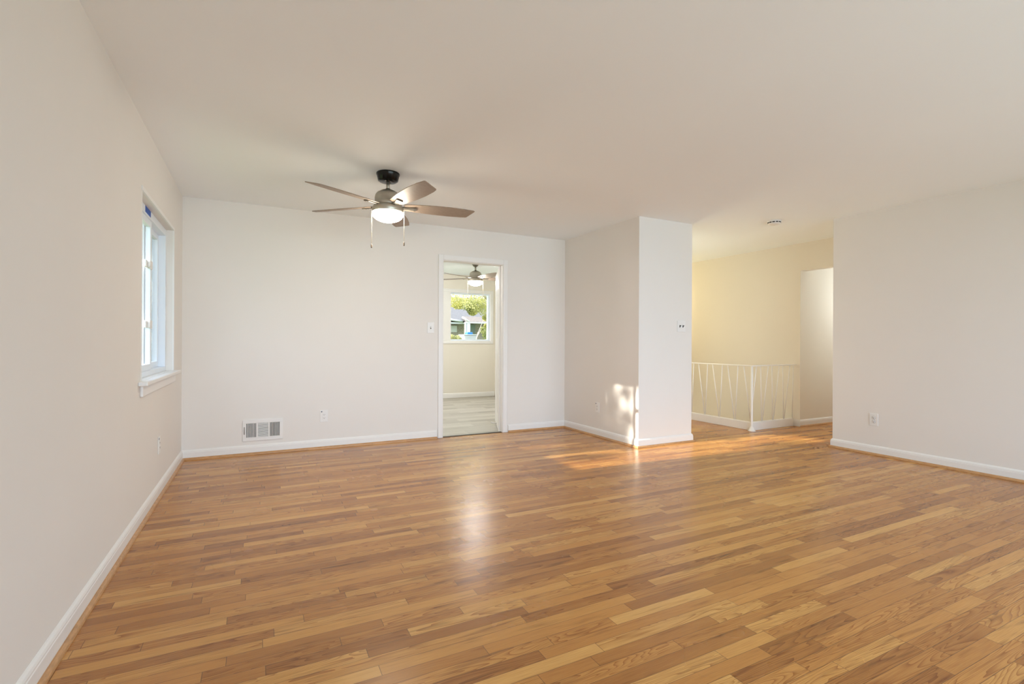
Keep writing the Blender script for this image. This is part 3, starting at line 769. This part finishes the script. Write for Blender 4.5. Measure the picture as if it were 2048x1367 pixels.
# broad tree filling the top of the back-room window
cs = []
for k in range(26):
    cs.append(((random.uniform(4.6, 8.6), random.uniform(13.0, 15.2), random.uniform(2.45, 4.3)), random.uniform(0.45, 0.8)))
for x, y, z, r in ((5.2, 14, 2.32, 0.26), (5.3, 14, 2.2, 0.16), (5.55, 14, 2.25, 0.26), (5.8, 14, 2.1, 0.22), (5.78, 14, 2.0, 0.13), (6.0, 14.0, 2.25, 0.25), (6.2, 14, 2.1, 0.26), (6.24, 14, 1.85, 0.14), (6.28, 14, 1.6, 0.12), (6.22, 14, 1.42, 0.1)): cs.append(((x, y, z), r))
tree((7.6, 14.2, GZ), [([(7.6, 14.2, GZ), (7.5, 14.2, 1.0), (7.2, 14.2, 2.4), (7.0, 14.2, 3.6)], [0.16, 0.13, 0.10, 0.05]),
    ([(7.4, 14.2, 1.7), (6.6, 14.1, 2.2), (5.9, 14.0, 2.75), (5.2, 14.0, 3.0)], [0.07, 0.05, 0.035, 0.02]), ([(6.9, 14.1, 2.0), (6.45, 14.0, 2.6), (6.3, 14, 3.4)], [0.05, 0.03, 0.02])],
    cs, 34000, 0.023, 'yellow-green leafy tree hanging over the top of the back window view')
tree((5.6, 13.2, GZ), [([(5.48, 13.2, GZ), (5.52, 13.2, 0.9), (5.58, 13.2, 1.22), (5.70, 13.2, 1.54), (5.78, 13.2, 1.72)], [0.018, 0.016, 0.013, 0.01, 0.006]), ([(5.5, 13.25, GZ), (5.55, 13.25, 1.0), (5.62, 13.25, 1.24), (5.74, 13.25, 1.48)], [0.014, 0.013, 0.011, 0.007]), ([(5.58, 13.3, GZ), (5.62, 13.3, 1.1), (5.66, 13.3, 1.4)], [0.013, 0.011, 0.007])],
    [((5.85, 13.3, 1.42), 0.12), ((5.90, 13.3, 1.3), 0.1), ((5.80, 13.3, 1.5), 0.07), ((5.92, 13.3, 1.15), 0.12)], 1500, 0.018, 'leggy bush with bare leaning stems at right of the back window view', LEAF2, cat='bush', name='bush')
tree((4.85, 13.0, GZ), None, [((4.72, 13.0, 1.22), 0.13), ((4.9, 13.0, 1.18), 0.15), ((4.8, 13.0, 0.9), 0.3), ((4.95, 13.0, 0.4), 0.6), ((4.8, 13.1, 0.0), 0.6)], 4000, 0.022, 'low yellow-green bush at lower left of the back window view', LEAF2, cat='bush', name='bush')
# tree whose crown filters the sunlight coming through the left window
cs = [((random.uniform(-9.6, -8.6), random.uniform(4.98, 5.5), random.uniform(3.1, 4.7)), random.uniform(0.10, 0.20)) for _ in range(40)]
cs += [((random.uniform(-9.4, -8.6), random.uniform(4.25, 4.85), random.uniform(3.2, 4.6)), random.uniform(0.12, 0.2)) for _ in range(3)]
cs += [((random.uniform(-10, -8), random.uniform(5.9, 7.6), random.uniform(2.8, 5.6)), random.uniform(0.4, 0.7)) for _ in range(14)]
cs += [((random.uniform(-10, -8), random.uniform(4.6, 6.8), random.uniform(5.4, 6.2)), random.uniform(0.3, 0.55)) for _ in range(12)]
tree((-9, 6.0, GZ), [([(-9, 6.0, GZ), (-9, 6.0, 2.0), (-9.1, 5.6, 4.6)], [0.2, 0.16, 0.06])], cs, 3000, 0.065, 'garden tree outside the left window filtering the low sun', LEAF)

# neighbouring house
ho = (8.3, 20.0, GZ)
hs_ = empty('house', ho, 'tan brick house with grey roof seen through the back window', 'house')
b = MB(); b.box((2.5, 20.0, GZ), (16, 27, 2.05)); b.build('brick_wall', BRICK, hs_, ho)
b = MB()
b.quad([(2.0, 19.4, 1.98), (16.5, 19.4, 1.98), (16.5, 23.5, 3.35), (2.0, 23.5, 3.35)]); b.quad([(16.5, 27.6, 1.98), (2.0, 27.6, 1.98), (2.0, 23.5, 3.35), (16.5, 23.5, 3.35)])
b.quad([(2.0, 19.4, 1.93), (16.5, 19.4, 1.93), (16.5, 27.6, 1.93), (2.0, 27.6, 1.93)])
b.build('roof', SHINGLE, hs_, ho)
b = MB(); b.tube([(2.0, 19.38, 2.03), (6.6, 19.38, 2.03), (7.04, 19.38, 2.027), (7.56, 19.38, 1.955)], 0.045, 8); b.box((2.0, 19.40, 1.86), (7.9, 19.44, 1.92)); b.build('gutter', WHITEEXT, hs_, ho)
b = MB(); b.quad([(6.93, 17.45, 1.865), (9.6, 17.45, 1.865), (9.6, 20.3, 2.24), (7.9, 20.3, 2.24)]); b.quad([(6.93, 17.45, 1.85), (9.6, 17.45, 1.85), (9.6, 20.3, 2.20), (7.9, 20.3, 2.20)]); b.build('porch_roof', SHINGLETAN, hs_, ho)
b = MB(); b.box((6.9, 17.44, 1.815), (9.6, 17.50, 1.862)); b.build('porch_beam', WHITEEXT, hs_, ho)
b = MB(); b.tube([(6.80, 17.5, 2.04), (6.92, 17.48, 1.98), (7.08, 17.45, 1.865)], 0.035, 8); b.build('downspout', WHITEEXT, hs_, ho)
for x0, x1 in ((6.925, 6.965), (6.985, 7.12)):
    b = MB(); b.box((x0, 17.46, GZ), (x1, 17.56, 1.815)); b.build('porch_post', WHITEEXT, hs_, ho)
b = MB(); b.box((7.0, 19.93, 1.46), (7.53, 19.99, 1.83)); b.build('window_trim', BRICK, hs_, ho)
b = MB(); b.box((7.04, 19.91, 1.52), (7.51, 19.95, 1.795)); b.build('window', WHITEEXT, hs_, ho)
b = MB(); b.box((8.14, 19.93, GZ + 0.1), (8.36, 19.99, 1.86)); b.build('door', DOORGREEN, hs_, ho)

ac = empty('slatted_box', (6.08, 15.0, GZ), 'pale slatted equipment box outside the back window, under a blue tarp', 'outdoor box')
ao = (6.08, 15.0, GZ)
b = MB(); b.box((5.86, 14.9, GZ), (6.31, 15.3, 1.325), 0.01); b.build('cabinet', BOXGREY, ac, ao)
for k in range(9):
    b = MB(); b.box((5.885, 14.885, 1.26 - k * 0.04), (6.285, 14.90, 1.282 - k * 0.04)); b.build('slat', WHITEEXT, ac, ao)
b = MB(); b.box((5.84, 14.86, 1.325), (6.33, 15.35, 1.348), 0.008); b.build('lid', WHITEEXT, ac, ao)
b = MB()
b.box((5.975, 14.9, 1.349), (6.165, 15.15, 1.415), 0.025, 3)
for v in b.bm.verts: v.co.z += 0.012 * sin(v.co.x * 40) if v.co.z > 1.38 else 0; v.co.x += 0.02 * (1.41 - v.co.z) * 10 * (1 if v.co.x > 6.05 else -1) * 0.5
tag(b.build('folded_tarp', TARP, None, (6.07, 15.0, 1.349)), 'folded blue tarp lying on the pale slatted box', 'tarp')
